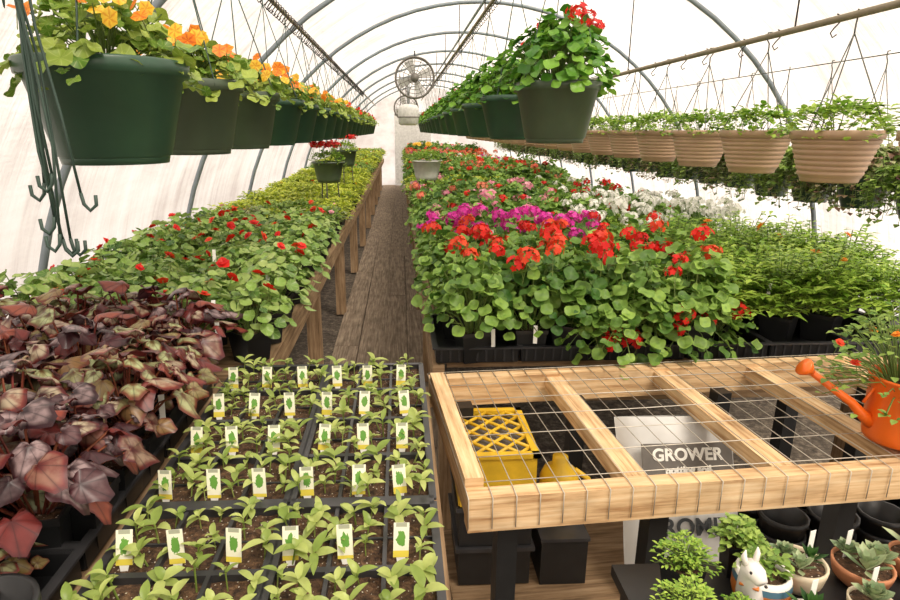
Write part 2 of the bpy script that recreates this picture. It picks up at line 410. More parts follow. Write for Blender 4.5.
def bloom(name,seed,key,fr=.024,layers=2,petals=5,stem=.06,ck=None):
    random.seed(seed); mb=MB()
    tube(mb,[(0,0,-stem),(0,0,0)],.0016,'stem',3,False)
    tl=Matrix.Rotation(U(.3,.9),3,'X')
    s0=len(mb.v)
    for l in range(layers):
        rr=fr*(1-.35*l)
        for j in range(petals):
            t=2*pi*(j+.5*l)/petals+U(-.15,.15); d=Vector((math.cos(t),math.sin(t),.25+.5*l))
            strip(mb,(0,0,.002*l),d,(0,0,1),rr*U(.85,1.1),rr*.52,key,3,.5,-.1,.6)
    for i in range(s0,len(mb.v)): mb.v[i]=tuple(tl@Vector(mb.v[i]))
    return mb.mesh(name)
G=[domeplant('geranium_a%d'%i,i,165,.14,.22,'geran','geran',lr=(.013,.024),tilt=.7,stems=.25,low=.05,wave=.2,ndisk=14) for i in range(3)]
REX=[domeplant('rex_%d'%i,20+i,50,.135,.16,'rex',(['rex','rex','rex2'],['rex2','rex2','rex'],['rex','rexd'],['rexd','rex2','rex'])[i],lr=(.022,.046),stemk='rstem',stems=.8,ndisk=22,low=.15,tilt=.65,wave=.12) for i in range(4)]
BEG=[domeplant('begonia_%d'%i,40+i,95,.125,.15,'beg','begleaf',lr=(.016,.028),tilt=.6,low=.15,stems=.2) for i in range(3)]
LIME=[domeplant('lime_%d'%i,50+i,130,.13,.12,'strip','lime',lr=(.022,.036)) for i in range(2)]
MID=[domeplant('mid_%d'%i,55+i,130,.13,.14,'strip','mid',lr=(.022,.036)) for i in range(2)]
GREY=[domeplant('grey_%d'%i,58+i,120,.13,.13,'strip','grey',lr=(.022,.034)) for i in range(2)]
BRON=[domeplant('bronze_%d'%i,62+i,110,.13,.13,'strip','bronze',lr=(.022,.036)) for i in range(1)]
BRI=[domeplant('bright_%d'%i,64+i,140,.13,.16,'strip','bright',lr=(.022,.038)) for i in range(2)]
FERN=[fernplant('fern_%d'%i,70+i,90,.2,.24,'bright') for i in range(3)]
UM={k:[umbel('umbel_%s%d'%(k,i),i,k) for i in range(3)] for k in ('red','magenta','pink','white','salmon','orangered')}
BL={k:[bloom('bloom_%s%d'%(k,i),i+3,k) for i in range(3)] for k in ('red','orangered','white','pink','orange','yellow','magenta','purple')}
NB={k:[bloom('nbloom_%s%d'%(k,i),i+13,k,.026,1,6) for i in range(3)] for k in ('orange','yellow','orangered')}

# ------------------------------------------------------------ shell
CX,CZ,RR=.77,.35,2.35
Y0,Y1=-2.6,18.0
def arcpt(a,r=RR): return (CX-r*math.cos(a),CZ+r*math.sin(a))
def sheet(name,a0,a1,foot0,foot1):
    mb=MB(); n=16; ny=24
    prof=[arcpt(a0+(a1-a0)*i/n,RR+.03) for i in range(n+1)]
    if foot0: prof=[(CX-RR-.03,-.02)]+prof
    if foot1: prof=prof+[(CX+RR+.03,-.02)]
    rows=[[mb.vert((x,Y0+(Y1-Y0)*j/ny,z)) for x,z in prof] for j in range(ny+1)]
    for j in range(ny):
        for i in range(len(prof)-1): mb.face([rows[j][i],rows[j][i+1],rows[j+1][i+1],rows[j+1][i]],'skin')
    return place(name,mb.mesh(name))
sheet('wall_left',0,1.0,True,False); sheet('ceiling',1.0,pi-1.0,False,False); sheet('wall_right',pi-1.0,pi,False,True)
def endwall(name,y):
    mb=MB(); ids=[mb.vert((CX-RR-.03,y,-.02))]+[mb.vert((arcpt(pi*i/30,RR+.03)[0],y,arcpt(pi*i/30,RR+.03)[1])) for i in range(31)]+[mb.vert((CX+RR+.03,y,-.02))]
    mb.face(ids,'skin',False); return place(name,mb.mesh(name))
endwall('wall_back',Y1); endwall('wall_front',Y0)
mb=MB(); box(mb,(0,0,0),(4.9,20.8,.04),'gravel'); place('floor',mb.mesh('floor'),(CX,7.7,-.04))
mb=MB(); x=-.5
for i in range(4):
    y=-.6-i*.5
    while y<17.6:
        L=min(2.4,17.8-y); box(mb,(x+.09+U(-.003,.003),y+L/2,.0),(.176,L-.008,.03),'woodp'); y+=2.4
    x+=.18
place('walkway',mb.mesh('walkway'),(0,0,.0))
mb=MB()
pts=[(CX-RR,0,0)]+[(arcpt(pi*i/36)[0],0,arcpt(pi*i/36)[1]) for i in range(37)]+[(CX+RR,0,0)]
tube(mb,pts,.017,'hoop',8); hoopme=mb.mesh('hoop')
y=-1.1
while y<18:
    place('greenhouse_hoop',hoopme,(0,y,0)); y+=1.8
mb=MB(); tube(mb,[(CX,Y0,CZ+RR-.035),(CX,Y1,CZ+RR-.035)],.014,'hoop',8); place('ridge_purlin',mb.mesh('ridge'))
mb=MB()
for xx in (-.1,.85): box(mb,(xx,17.94,1.0),(.09,.05,2.0),'fanw')
box(mb,(.375,17.94,2.0),(1.04,.05,.09),'fanw'); box(mb,(.375,17.93,1.0),(.86,.03,1.96),'fanw')
place('door_1',mb.mesh('door'))

def rail(name,X,Z,ya,yb,hooks=.12,r=.011,k='railm'):
    mb=MB(); tube(mb,[(X,ya,Z),(X,yb,Z)],r,k,8)
    hz=CZ+math.sqrt(RR*RR-(X-CX)**2)-.02
    y=.7
    while y<yb:
        if y>ya: tube(mb,[(X,y,Z),(X,y,hz)],.004,'hook',4)
        y+=1.8
    y=ya+.05
    while y<min(yb,11):
        y+=hooks*U(.6,1.4)
        tube(mb,[(X,y,Z+.018),(X+.014,y,Z+.012),(X+.014,y,Z-.01),(X-.004,y,Z-.03),(X-.014,y,Z-.045),(X-.004,y,Z-.06),(X+.01,y,Z-.05)],.0028,'hook',4)
    return place(name,mb.mesh(name))
rail('hanging_rail',-.63,2.17,.3,16.5,.07); rail('hanging_rail',.57,2.30,1.2,16.5,.07); rail('hanging_rail',1.56,1.93,1.0,16.5,.35,.013); rail('hanging_cable',2.34,1.90,1.6,16.5,3,.003,'hangw')

# ------------------------------------------------------------ baskets
def basketpot(name,k,rt=.16,rb=.115,h=.2,ribs=0):
    mb=MB(); prof=[(rb*.9,0),(rb,.008)]
    if ribs:
        for i in range(ribs):
            t0=(i+.1)/ribs; t1=(i+.9)/ribs
            for t,o in ((t0,0),(t0+.02,.003),(t1-.02,.003),(t1,0)): prof.append((rb+(rt-rb)*t+o,.01+(h-.04)*t))
    prof+=[(rt-.004,h-.032),(rt+.008,h-.03),(rt+.01,h-.004),(rt+.006,h),(rt-.006,h),(rt-.008,h-.03)]
    lathe(mb,prof,k,36,cap0=True); lathe(mb,[(.001,h-.025),(rt-.008,h-.03)],'soil',24)
    lathe(mb,[(rb*.5,-.012),(rb*.93,-.01),(rb*.96,.004)],k,24,cap0=True)
    return mb.mesh(name)
PG=basketpot('basket_green','greenpot'); PGr=basketpot('basket_grey','greypot',.148,.11); PB=basketpot('basket_brown','brownpot',.138,.098,.17,7); PS=basketpot('basket_small','greenpot',.12,.088,.14)
hc={}
def hanger(rt,h,k='hang',n=3):
    key=(round(rt,3),round(h,2),k,n)
    if key not in hc:
        mb=MB()
        for i in range(n):
            a=2*pi*i/n+.5; tube(mb,[(rt*math.cos(a),rt*math.sin(a),-.02),(rt*math.cos(a),rt*math.sin(a),0),(0,0,h-.06)],.0022,k,4)
        tube(mb,[(0,0,h-.07),(0,0,h-.03),(.012,0,h-.01),(.010,0,h+.015),(-.006,0,h+.014)],.003,k,5)
        hc[key]=mb.mesh('hanger')
    return hc[key]
NAST=[domeplant('nasturtium_%d'%i,80+i,240,.18,.14,'geran','nast',z0=-.02,pot=False,lr=(.012,.024),fall=.05,low=.05,tilt=.8,rough_=.18,wave=.2,ndisk=14) for i in range(3)]
BGER=[domeplant('basket_geranium_%d'%i,84+i,300,.20,.25,'geran','geran_b',z0=-.03,pot=False,lr=(.018,.032),fall=.05,low=.1,tilt=.6,wave=.18,ndisk=14) for i in range(2)]
BBR=[domeplant('basket_bright_%d'%i,88+i,300,.16,.12,'strip','bright',z0=-.02,pot=False,lr=(.022,.036),fall=.05,low=.35,stems=.05) for i in range(3)]
def trail(name,seed,key,k2):
    random.seed(seed); mb=MB()
    for s in range(120):
        th=U(0,2*pi); out=Vector((math.cos(th),math.sin(th),0)); L=U(.05,.24); w=U(.02,.16)
        p=Vector((out.x*.08,out.y*.08,0)); prev=[p.copy()]
        for i in range(9):
            t=i/8; p=Vector((out.x*(.05+w*min(1,t*1.8)+U(-.01,.01)),out.y*(.05+w*min(1,t*1.8)),.09*math.sin(min(1,t*2.2)*pi*.7)-(L if w>.08 else 0)*max(0,t-.3)*1.3)); prev.append(p)
            for _ in range(2):
                strip(mb,p,(out.x+U(-1,1),out.y+U(-1,1),U(-.6,.6)),(0,0,1),U(.022,.036),.012,key if R()<.7 else k2,2,.6,.2)
        tube(mb,prev,.0014,'stem',3,False)
    return mb.mesh(name)
TRL=[trail('trailing_%d'%i,91+i,'grey' if i else 'mid','mid') for i in range(3)]
random.seed(5)
def basket(name,X,Y,rim,pot,h,rt,rz,fol,fsc=1,flowers=(),nf=0,fr=.15,fz=.1,hk='hang',fs=(.75,1.2)):
    e=empty(name,(X,Y,rim))
    place('pot',pot,(0,0,-h),(0,0,U(0,6)),1,e); place('hanger',hanger(rt,rz-rim,hk),(0,0,0),(0,0,U(0,6)),1,e)
    place('foliage',fol,(0,0,-.02),(0,0,U(0,6)),fsc,e)
    for i in range(nf):
        a=U(0,6.28) if i%3 else U(-2.6,-.5); q=fr*math.sqrt(U(.1,1))
        place('flower',random.choice(flowers),(q*math.cos(a),q*math.sin(a),fz*(1-.6*(q/fr)**2)+U(0,.035)),(U(.0,.9),U(-.5,.5),U(-.8,.8)),U(*fs),e)
    return e
NFL=NB['orange']+NB['yellow']+NB['orange'][:1]+NB['yellow'][:1]
ys=[1.39]+[1.92+.57*i for i in range(8)]+[6.55+.65*i for i in range(10)]
for i,y in enumerate(ys):
    pot=PG if i==0 or i>2 else PGr
    fls=NFL if i<9 else BL['orangered']+BL['red']
    basket('hanging_nasturtium_basket',-.625,y,CAMZ+.14,pot,.2,.155,2.17,NAST[i%3],U(.95,1.08),fls,13 if i==0 else (20 if i<9 else 9),.18,.12,fs=(.6,.9) if i==0 else (.75,1.15))
y=2.27;i=0
while y<14:
    basket('hanging_geranium_basket',.57,y,CAMZ+.165,PGr if i==0 else PG,.2,.15,2.30,BGER[i%2],U(.92,1.02) if i==0 else U(.82,.92),UM['red'],4 if i==0 else 1,.17,.25)
    y+=.9; i+=1
y=1.66;i=0
while y<14:
    basket('hanging_basket',1.56,y,CAMZ+.0,PB,.17,.138,1.93,BBR[i%3],U(.95,1.06),BL['white'],0,.15,.1,'hangw'); y+=.5; i+=1
y=2.6;i=0
while y<14:
    e=basket('hanging_trailing_basket',2.34,y,CAMZ-.24+U(-.02,.02),PS,.14,.12,1.90,TRL[i%3],1.15,BL['pink'][:1]+BL['orange'][:1],3,.15,.08,'hangw')
    place('foliage',BBR[i%3] if i%3==0 else GREY[i%2],(0,0,-.03 if i%3==0 else -.09),(0,0,i),1.0 if i%3==0 else 1.15,e) if i%3==0 else place('trailing',TRL[(i+1)%3],(0,0,.02),(0,0,i*2.),1.4,e)
    y+=.38 if i<7 else .42; i+=1
mb=MB(); random.seed(3)
tube(mb,[(0,0,.0),(0,0,-.07)],.004,'hang',5)
for i in range(9):
    dx=U(-.02,.035); dy=U(-.02,.02); L=U(.66,.80)
    if i==0: dx,L=-.06,.62
    if i==1: dx,L=.06,.70
    px=[(U(-.012,.012)+dx*(t**1.3),dy*t,-.03-L*t) for t in (0,.2,.4,.6,.8,1)]
    tube(mb,px,.0026,'hang',5)
    a,b,c=px[-1]; sg=1 if i%2 else -1
    tube(mb,[(a,b,c),(a+.003*sg,b,c-.02),(a+.013*sg,b,c-.032),(a+.025*sg,b,c-.022),(a+.026*sg,b,c-.004)],.0034,'hang',5)
for i in range(2): tube(mb,[(-.02+.04*i,.01,-.02),(-.03+.05*i,.01,-.3),(-.02+.03*i,.01,-.42),(0+.02*i,.01,-.3),(0,.01,-.05)],.0024,'hang',4)
place('spare_basket_hangers',mb.mesh('spare'),(-.645,1.13,2.17))

# ------------------------------------------------------------ benches
def bench(name,x0,x1,ya,yb,zt,k='woodo',sidek=None):
    mb=MB(); sidek=sidek or k
    for xx in (x0+.02,x1-.02,(x0+x1)/2):
        y=ya
        while y<yb-.01:
            l=min(2.4,yb-y); box(mb,(xx,y+l/2,zt-.05),(.04,l-.006,.09),sidek); y+=2.4
    y=ya+.02
    while y<yb:
        box(mb,((x0+x1)/2,y+.04,zt-.012),(x1-x0-.1,.07,.02),k); y+=.1
    y=ya+.1
    while y<yb:
        for xx in (x0+.07,x1-.09): box(mb,(xx,y,(zt-.1)/2),(.08,.08,zt-.1),k)
        box(mb,((x0+x1)/2,y,zt-.14),(x1-x0-.1,.04,.08),k); y+=1.6
    return place(name,mb.mesh(name))
bench('plant_bench',-1.46,-.535,.45,1.76,.80)
bench('plant_bench',-1.44,-.44,1.78,17,.80)
bench('plant_bench',.10,1.78,1.86,17,.80)

def bed(name,xs,ys,fn,zb=.80):
    e=empty(name,(0,0,zb))
    for y in ys:
        for x in xs:
            r=fn(x,y)
            if not r: continue
            fol,flw,nf,sc,fz,fr=r
            px,py=x+U(-.025,.025),y+U(-.025,.025)
            place('plant',random.choice(fol),(px,py,0),(0,0,U(0,6.28)),sc*U(.88,1.12),e)
            k=int(nf)+(1 if R()<nf-int(nf) else 0)
            for _ in range(k):
                a=U(0,6.28); q=fr*math.sqrt(R())
                place('flower',random.choice(flw),(px+q*math.cos(a),py+q*math.sin(a),fz*sc+U(-.04,.05)),(U(-.5,.5),U(-.4,.4),U(0,6)),U(.7,1.25),e)
    return e
def fr(a,b,s):
    o=[];y=a
    while y<b: o.append(y); y+=s
    return o
random.seed(21)
LX=[-.52,-.70,-.87,-1.04,-1.21]
def f(x,y):
    if x>-.7 and y<.9: return None
    return (REX,[],0,1.1,0,0)
bed('rex_begonia_bed',[-.65,-.81,-.97,-1.13,-1.28],[.82,.97,1.12,1.28,1.44,1.6,1.75],f)
e_=empty('potted_rex_begonia',(-.66,.78,.80)); place('plant',REX[1],(0,0,0),(0,0,1),.7,e_)
bed('red_begonia_bed',LX,fr(1.93,3.9,.18),lambda x,y:(BEG,BL['red']*3+BL['orangered'],1.7,1.1,.24,.11))
def f(x,y):
    if y<4.6: return (MID+GREY[:1]+LIME,BL['pink'][:1]+BL['orangered'][:1],.8,1.05,.2,.12)
    return (LIME,BL['orangered'][:1]+BL['yellow'][:1],.12,1.1,.2,.1)
bed('bedding_plant_bed',LX,fr(3.95,7.4,.19),f)
def f(x,y):
    b=int(y*1.3)%4
    return ([LIME,LIME,LIME,MID][b],[BL['yellow'],BL['red'],BL['white'],BL['orangered']][b][:2],[.2,.5,.3,.8][b],1.3,.2,.14)
bed('bedding_plant_bed',[-.56,-.78,-1.0,-1.2],fr(7.5,16.8,.26),f)
RX=[.22+.19*i for i in range(8)]
bed('red_geranium_bed',RX[:5],[1.93,2.12,2.31,2.5],lambda x,y:(G,UM['red']*2+UM['orangered'],2.3,1.08,.325,.14))
bed('marigold_bed',RX[5:]+[1.72],[2.03,2.22,2.42,2.62],lambda x,y:(FERN,BL['orange'],.35,1.12,.3,.14))
bed('magenta_geranium_bed',RX[:4],[2.70,2.88],lambda x,y:(G,UM['magenta'],5.5,1.06,.32,.12))
bed('white_geranium_bed',RX[4:],[2.78,2.96,3.14,3.3],lambda x,y:(G+BRI,UM['white'],3.6,1.08,.34,.12))
bed('pink_geranium_bed',RX,fr(3.45,5.2,.19),lambda x,y:(G+MID,(UM['pink']*2+UM['red']+UM['salmon']) if x<1.0 else UM['white']+UM['red'],1.5,1.08,.29,.12) )
bed('pink_geranium_bed',RX[:4],[3.08,3.26],lambda x,y:(G,UM['pink']*2+UM['magenta'],2.2,1.06,.30,.12))
def f(x,y):
    b=int(y*1.1+x*1.2)%5
    return ([G,BRI,LIME,G,BRON+MID][b],[UM['red'],UM['pink'],BL['white'],UM['red']+UM['salmon'],UM['orangered']][b],[1.4,.6,.3,1.6,1.2][b],1.2,.3,.13)
bed('mixed_bedding_bed',RX[::1],fr(5.3,8,.22),f)
def f(x,y):
    b=int(y*.9+x*.8)%5
    return ([MID,LIME,G,BRI,LIME][b],[UM['salmon'],UM['orangered'],UM['salmon']+UM['pink'],UM['white'],UM['magenta']][b],[2.5,1.2,2,.5,.3][b],1.4,.26,.15)
bed('mixed_bedding_bed',[.26,.5,.74,.98,1.22,1.46],fr(8.1,16.8,.28),f)
SP=[domeplant('spill_%d'%i,400+i,120,.13,.1,'geran','geran',z0=.02,pot=False,lr=(.013,.022),fall=.12,low=.1,tilt=.7,rough_=.2,wave=.2,ndisk=14) for i in range(2)]
e_=empty('trailing_geranium',(0,0,.86))
for (x,y,s) in [(.72,1.86,1.1),(.84,1.88,1.15),(.98,1.90,1.1),(.62,1.86,.75),(1.1,1.95,.9)]:
    place('plant',SP[int(x*10)%2],(x,y,U(-.02,.04)),(0,0,x*9),s,e_)
    for _ in range(2 if x>.65 else 0): place('flower',random.choice(UM['red']),(x+U(-.1,.1),y-U(.02,.1),U(.03,.16)),(U(.3,.9),0,U(-1,1)),U(.7,1.1),e_)

def traymesh(w,d,h=.055):
    mb=MB()
    for s in (-1,1):
        box(mb,(s*w/2,0,h/2),(.006,d,h),'black'); box(mb,(0,s*d/2,h/2),(w,.006,h),'black')
        box(mb,(s*(w/2+.006),0,h-.003),(.018,d+.02,.006),'tray'); box(mb,(0,s*(d/2+.006),h-.003),(w+.02,.018,.006),'tray')
        for i in range(9): box(mb,(-w/2+w*(i+.5)/9,s*(d/2+.003),h/2),(.006,.006,h-.01),'tray')
    box(mb,(0,0,.003),(w,d,.004),'black'); return mb.mesh('tray')
TM=traymesh(.27,.36)
for i in range(6): place('nursery_tray',TM,(.25+.285*i,2.05,.802))
for yy in (.72,1.10,1.48):
    for i in range(3): place('nursery_tray',TM,(-.70-.29*i,yy,.802))
PSQ=MB(); sqpot(PSQ,.1,.1,'black'); PSQ=PSQ.mesh('pot')
for (x,y) in [(-.60,1.0),(-.60,1.12),(-.60,1.24),(-.60,1.36),(-.60,1.48),(-.76,.70)]:
    place('nursery_pot',PSQ,(x,y,.806))

mb=MB(); random.seed(9)
for (x,y,z) in [(-.56,1.45,.96),(-.55,1.72,.97),(-.56,1.3,.93),(-.6,1.86,1.0),(.3,1.86,.89),(.44,1.86,.90),(1.3,2.0,1.0),(-.75,2.4,1.06),(.4,2.6,1.1),(.2,3.5,1.1),(-.5,2.2,1.0),(-.48,2.9,.98),(-.47,3.4,.98),(.12,2.7,.97)]:
    box(mb,(x,y,z),(.013,.0012,.06),'tagw',U(-.3,.3),Matrix.Rotation(U(-.3,.1),3,'X'))
place('plant_labels',mb.mesh('plant_labels'))

# ------------------------------------------------------------ seedling table
mb=MB()
box(mb,(-.222,.92,.79),(.595,1.5,.03),'woodo')
for xx in (-.49,.05):
    box(mb,(xx,.92,.74),(.04,1.5,.07),'woodo')
    for yy in (.3,1.6): box(mb,(xx,yy,.36),(.05,.05,.69),'woodo')
place('seedling_table',mb.mesh('seedling_table'))
def seedling(i):
    random.seed(200+i); mb=MB(); H=U(.03,.055)
    lx=Vector((U(-.006,.006),U(-.006,.006),H))
    tube(mb,[(0,0,0),lx*.5,lx],.0017,'seed',4,False)
    a=U(0,6); n=random.choice([4,5,6])
    for j in range(n):
        t=a+j*2.2+U(-.3,.3); el=U(.3,.9) if j<3 else U(.8,1.6)
        strip(mb,lx*(.8 if j<2 else 1),(math.cos(t),math.sin(t),el),(0,0,1),U(.026,.044)*(1 if j<4 else .7),U(.0058,.0088),'seed',5,U(.6,1.5),.4,.42)
    return mb.mesh('seedling%d'%i)
SD=[seedling(i) for i in range(9)]
def seedtray():
    mb=MB(); w,d=.272,.69; z=.065
    box(mb,(0,0,.003),(w,d,.006),'tray')
    for s in (-1,1):
        box(mb,(s*(w/2-.004),0,z/2),(.008,d,z),'tray'); box(mb,(0,s*(d/2-.004),z/2),(w,.008,z),'tray')
        box(mb,(s*(w/2-.002),0,z),(.014,d,.005),'tray'); box(mb,(0,s*(d/2-.002),z),(w,.014,.005),'tray')
    for i in (1,2): box(mb,(-w/2+w*i/3,0,z-.02),(.007,d-.01,.038),'tray')
    for j in (1,2,3): box(mb,(0,-d/2+d*j/4,z-.02),(w-.01,.012,.038),'tray')
    for j in range(4): box(mb,(0,-d/2+d*(j+.5)/4,z-.024),(w-.01,.004,.028),'tray')
    nx,ny=24,60; ids=[[mb.vert((-w/2+.006+(w-.012)*a/nx,-d/2+.006+(d-.012)*b/ny,z-.014+U(-.003,.003))) for a in range(nx+1)] for b in range(ny+1)]
    for b in range(ny):
        for a in range(nx): mb.face([ids[b][a],ids[b][a+1],ids[b+1][a+1],ids[b+1][a]],'soil')
    return mb.mesh('seedtray')
random.seed(4)
ST=seedtray()
mb=MB()
w,h=.026,.058
ids=[mb.vert((a*w/2,0,z),((a+1)/2,z/h)) for a,z in ((-1,0),(1,0),(1,h),(-1,h))]; mb.face(ids,'tag',False)
ids=[mb.vert((a*w/2,.001,z)) for a,z in ((-1,0),(1,0),(1,h),(-1,h))]; mb.face(ids[::-1],'tagw',False)
ids=[mb.vert((a*w*.3,0.0005,z)) for a,z in ((-1,0),(-.2,-.03),(.2,-.03),(1,0))]; mb.face(ids,'tagw',False)
TG=mb.mesh('tag')
for tx in (-.357,-.079):
    for ty in (.645,1.345):
        e=empty('seedling_tray',(tx,ty,.806)); place('tray',ST,parent=e)
        for a in range(3):
            for b in range(4):
                cx=-.272/2+.272*(a+.5)/3; cy=-.345+.69*(b+.5)/4
                place('label',TG,(cx-.014+U(-.008,.008),cy-.058,.060),(U(-.3,-.15),U(-.08,.08),U(-.15,.15)),1,e)
                for k in range(6):
                    gx=(k%2-.5)*.042; gy=(k//2-1)*.052
                    if R()<.05: continue
                    place('seedling',random.choice(SD),(cx+gx+U(-.012,.012),cy+gy+U(-.014,.014)+(.006 if k<2 else 0),.049),(U(-.25,.25),U(-.25,.25),U(0,6)),U(.7,1.12),e)

# ------------------------------------------------------------ wire bench
mb=MB(); W=1.5; D=.65; zt=.83
e=empty('wire_mesh_bench',(.13,1.055,0)); e.rotation_euler=(0,0,math.radians(4.5))
box(mb,(W/2,.02,zt-.04),(W,.04,.08),'wood'); box(mb,(W/2,D-.02,zt-.045),(W,.04,.09),'wood')
box(mb,(.02,D/2,zt-.02),(.04,D-.08,.085),'wood'); box(mb,(W-.02,D/2,zt-.045),(.04,D-.08,.09),'wood')
for xx in (.385,.735,1.05,1.36): box(mb,(xx,D/2,zt-.03),(.055,D-.08,.04),'wood')
for xx in (.10,.45,.92,1.16,W-.06):
    for yy in (.075,D-.075): box(mb,(xx,yy,.38),(.045,.045,.76),'black')
box(mb,(W/2,D/2,.30),(W-.05,D-.1,.02),'woodo')
place('frame',mb.mesh('wire_bench_frame'),parent=e)
mb=MB()
x=.0
while x<=W:
    tube(mb,[(x,-.004,zt-.07),(x,-.004,zt+.001),(x,.02,zt+.003),(x+U(-.003,.003),D,zt+.003)],.0013,'wire',4); x+=.05
y=.05
while y<D+.01:
    tube(mb,[(0,y,zt+.005),(W*.33,y+U(-.004,.004),zt+.003),(W*.66,y+U(-.004,.004),zt+.003),(W,y,zt+.005)],.0013,'wire',4); y+=.1
place('wire_mesh',mb.mesh('wire_mesh'),parent=e)
mb=MB()
w,d,h=.20,.26,.15
box(mb,(0,0,.004),(w,d,.008),'yellow_p')
for s in (-1,1):
    box(mb,(s*w/2,0,h/2),(.008,d,h),'yellow_p'); box(mb,(0,s*d/2,h/2),(w,.008,h),'yellow_p')
    box(mb,(s*w/2,0,h),(.02,d+.02,.012),'yellow_p'); box(mb,(0,s*d/2,h),(w+.02,.02,.012),'yellow_p')
box(mb,(0,0,h-.02),(w-.01,d-.01,.006),'fang')
def cl(p,q):
    d_=q-p; ta,tb=0,1
    t1=(-d/2-p.y)/d_.y; t2=(d/2-p.y)/d_.y; ta=max(ta,min(t1,t2)); tb=min(tb,max(t1,t2))
    return (p+d_*ta,p+d_*tb) if tb-ta>.05 else None
for i in range(-3,4):
    for s in (-1,1):
        o=i*.06; r=cl(Vector((-w/2,o-s*w/2,h)),Vector((w/2,o+s*w/2,h)))
        if r: tube(mb,[r[0],r[1]],.006,'yellow_p',4)
place('yellow_crate',mb.mesh('yellow_crate'),(.25,1.53,.575))
mb=MB()
for i in range(2): 
    box(mb,(0,0,.06+.129*i),(.2,.25,.115),'black'); box(mb,(0,0,.122+.129*i),(.22,.27,.012),'tray')
place('stacked_tray_crates',mb.mesh('crates'),(.25,1.53,.312))
mb=MB(); lathe(mb,[(.05,0),(.055,.01),(.055,.13),(.045,.155),(.022,.17),(.022,.195),(.001,.196)],'yellow_p',18,cap0=True)
tube(mb,[(.05,0,.05),(.085,0,.07),(.085,0,.12),(.045,0,.15)],.008,'yellow_p',6)
place('yellow_jug',mb.mesh('jug'),(.445,1.50,.465))
mb=MB(); box(mb,(0,0,.075),(.13,.2,.15),'black'); box(mb,(0,0,.147),(.138,.21,.01),'tray'); place('storage_box',mb.mesh('sb'),(.445,1.50,.312))
mb=MB(); w,h,d=.34,.46,.13; nx,nz=12,14; random.seed(8)
def bagp(a,b,s):
    x=(a-.5)*w; z=b*h; th=d/2*(max(0,math.sin(pi*a))**.4)*(max(0,math.sin(pi*(.06+.88*b)))**.4)
    return Vector((x*(1-.04*math.sin(pi*b)),s*th+U(-.003,.003),z))
for s in (-1,1):
    ids=[[mb.vert(bagp(i/nx,j/nz,s)) for i in range(nx+1)] for j in range(nz+1)]
    for j in range(nz):
        for i in range(nx):
            q=[ids[j][i],ids[j][i+1],ids[j+1][i+1],ids[j+1][i]]; mb.face(q if s<0 else q[::-1],'bagm')
box(mb,(0,-.069,.34),(.25,.002,.10),'fang')
for i in range(3): box(mb,(0,-.0695,.245+.014*i),(.22-.04*i,.002,.006),'print')
bg=empty('potting_mix_bag',(.77,1.34,.345)); bg.rotation_euler=(-.42,0,0); place('bag',mb.mesh('bag'),parent=bg)
def text(body,size,loc,parent,k='print'):
    c=bpy.data.curves.new('txt','FONT'); c.body=body; c.size=size; c.align_x='CENTER'; c.extrude=.0008; c.offset=.0015; c.materials.append(M[k])
    o=bpy.data.objects.new('printed_text',c); o.location=loc; o.rotation_euler=(pi/2,0,0); col.objects.link(o); o.parent=parent
text('PROMIX',.062,(0,-.071,.15),bg); text('GROWER',.045,(0,-.0715,.345),bg,'tagw'); text('potting soil',.028,(0,-.0715,.31),bg,'tagw')
mb=MB(); random.seed(14)
for i in range(8):
    px=1.04+.14*(i%4); py=1.38+.14*(i//4)
    for k in range(3):
        lathe(mb,[(.045,0+.05*k),(.058,.11+.05*k),(.063,.11+.05*k),(.063,.125+.05*k),(.055,.125+.05*k),(.05,.02+.05*k)],'black',14,(px,py,.312),cap0=True)
place('stacked_nursery_pots',mb.mesh('snp'))

# watering can
mb=MB()
lathe(mb,[(.072,0),(.075,.004),(.078,.02),(.082,.165),(.086,.168),(.086,.175),(.079,.174),(.075,.15)],'orange_p',32,cap0=True)
lathe(mb,[(.001,.15),(.077,.15)],'soil',24)
A=Vector((-.07,0,.045)); B=Vector((-.13,.0,.10)); C=Vector((-.235,.01,.175))
tube(mb,[A,A.lerp(B,.5)+Vector((0,0,-.003)),B,C],[.018,.014,.011,.008],'orange_p',12)
dr=(C-B).normalized()
tube(mb,[C,C+dr*.022,C+dr*.028],[.009,.024,.024],'orange_p',16)
tube(mb,[B+Vector((.03,0,.0)),Vector((-.08,0,.14))],.004,'orange_p',6)
tube(mb,[(.078,0,.15),(.13,0,.165),(.155,0,.12),(.14,0,.06),(.08,0,.03)],.007,'orange_p',8)
wc=empty('watering_can',(1.18,1.245,.838)); wc.scale=(.92,.92,.92); wc.rotation_euler=(0,0,math.radians(-6)); place('body',mb.mesh('can'),parent=wc)
WCP=domeplant('can_plant',300,340,.2,.19,'strip','mid',z0=.12,pot=False,lr=(.016,.028),fall=.08,low=.1,rough_=.2)
place('plant',WCP,(.0,.02,0),parent=wc)
random.seed(31)
for i in range(14):
    a=U(0,6.28); q=U(.03,.19); place('flower',random.choice(BL['orangered']+BL['orange']),(q*math.cos(a),q*math.sin(a),.32-q*.5),(U(-.4,.4),U(-.4,.4),0),.6,wc)

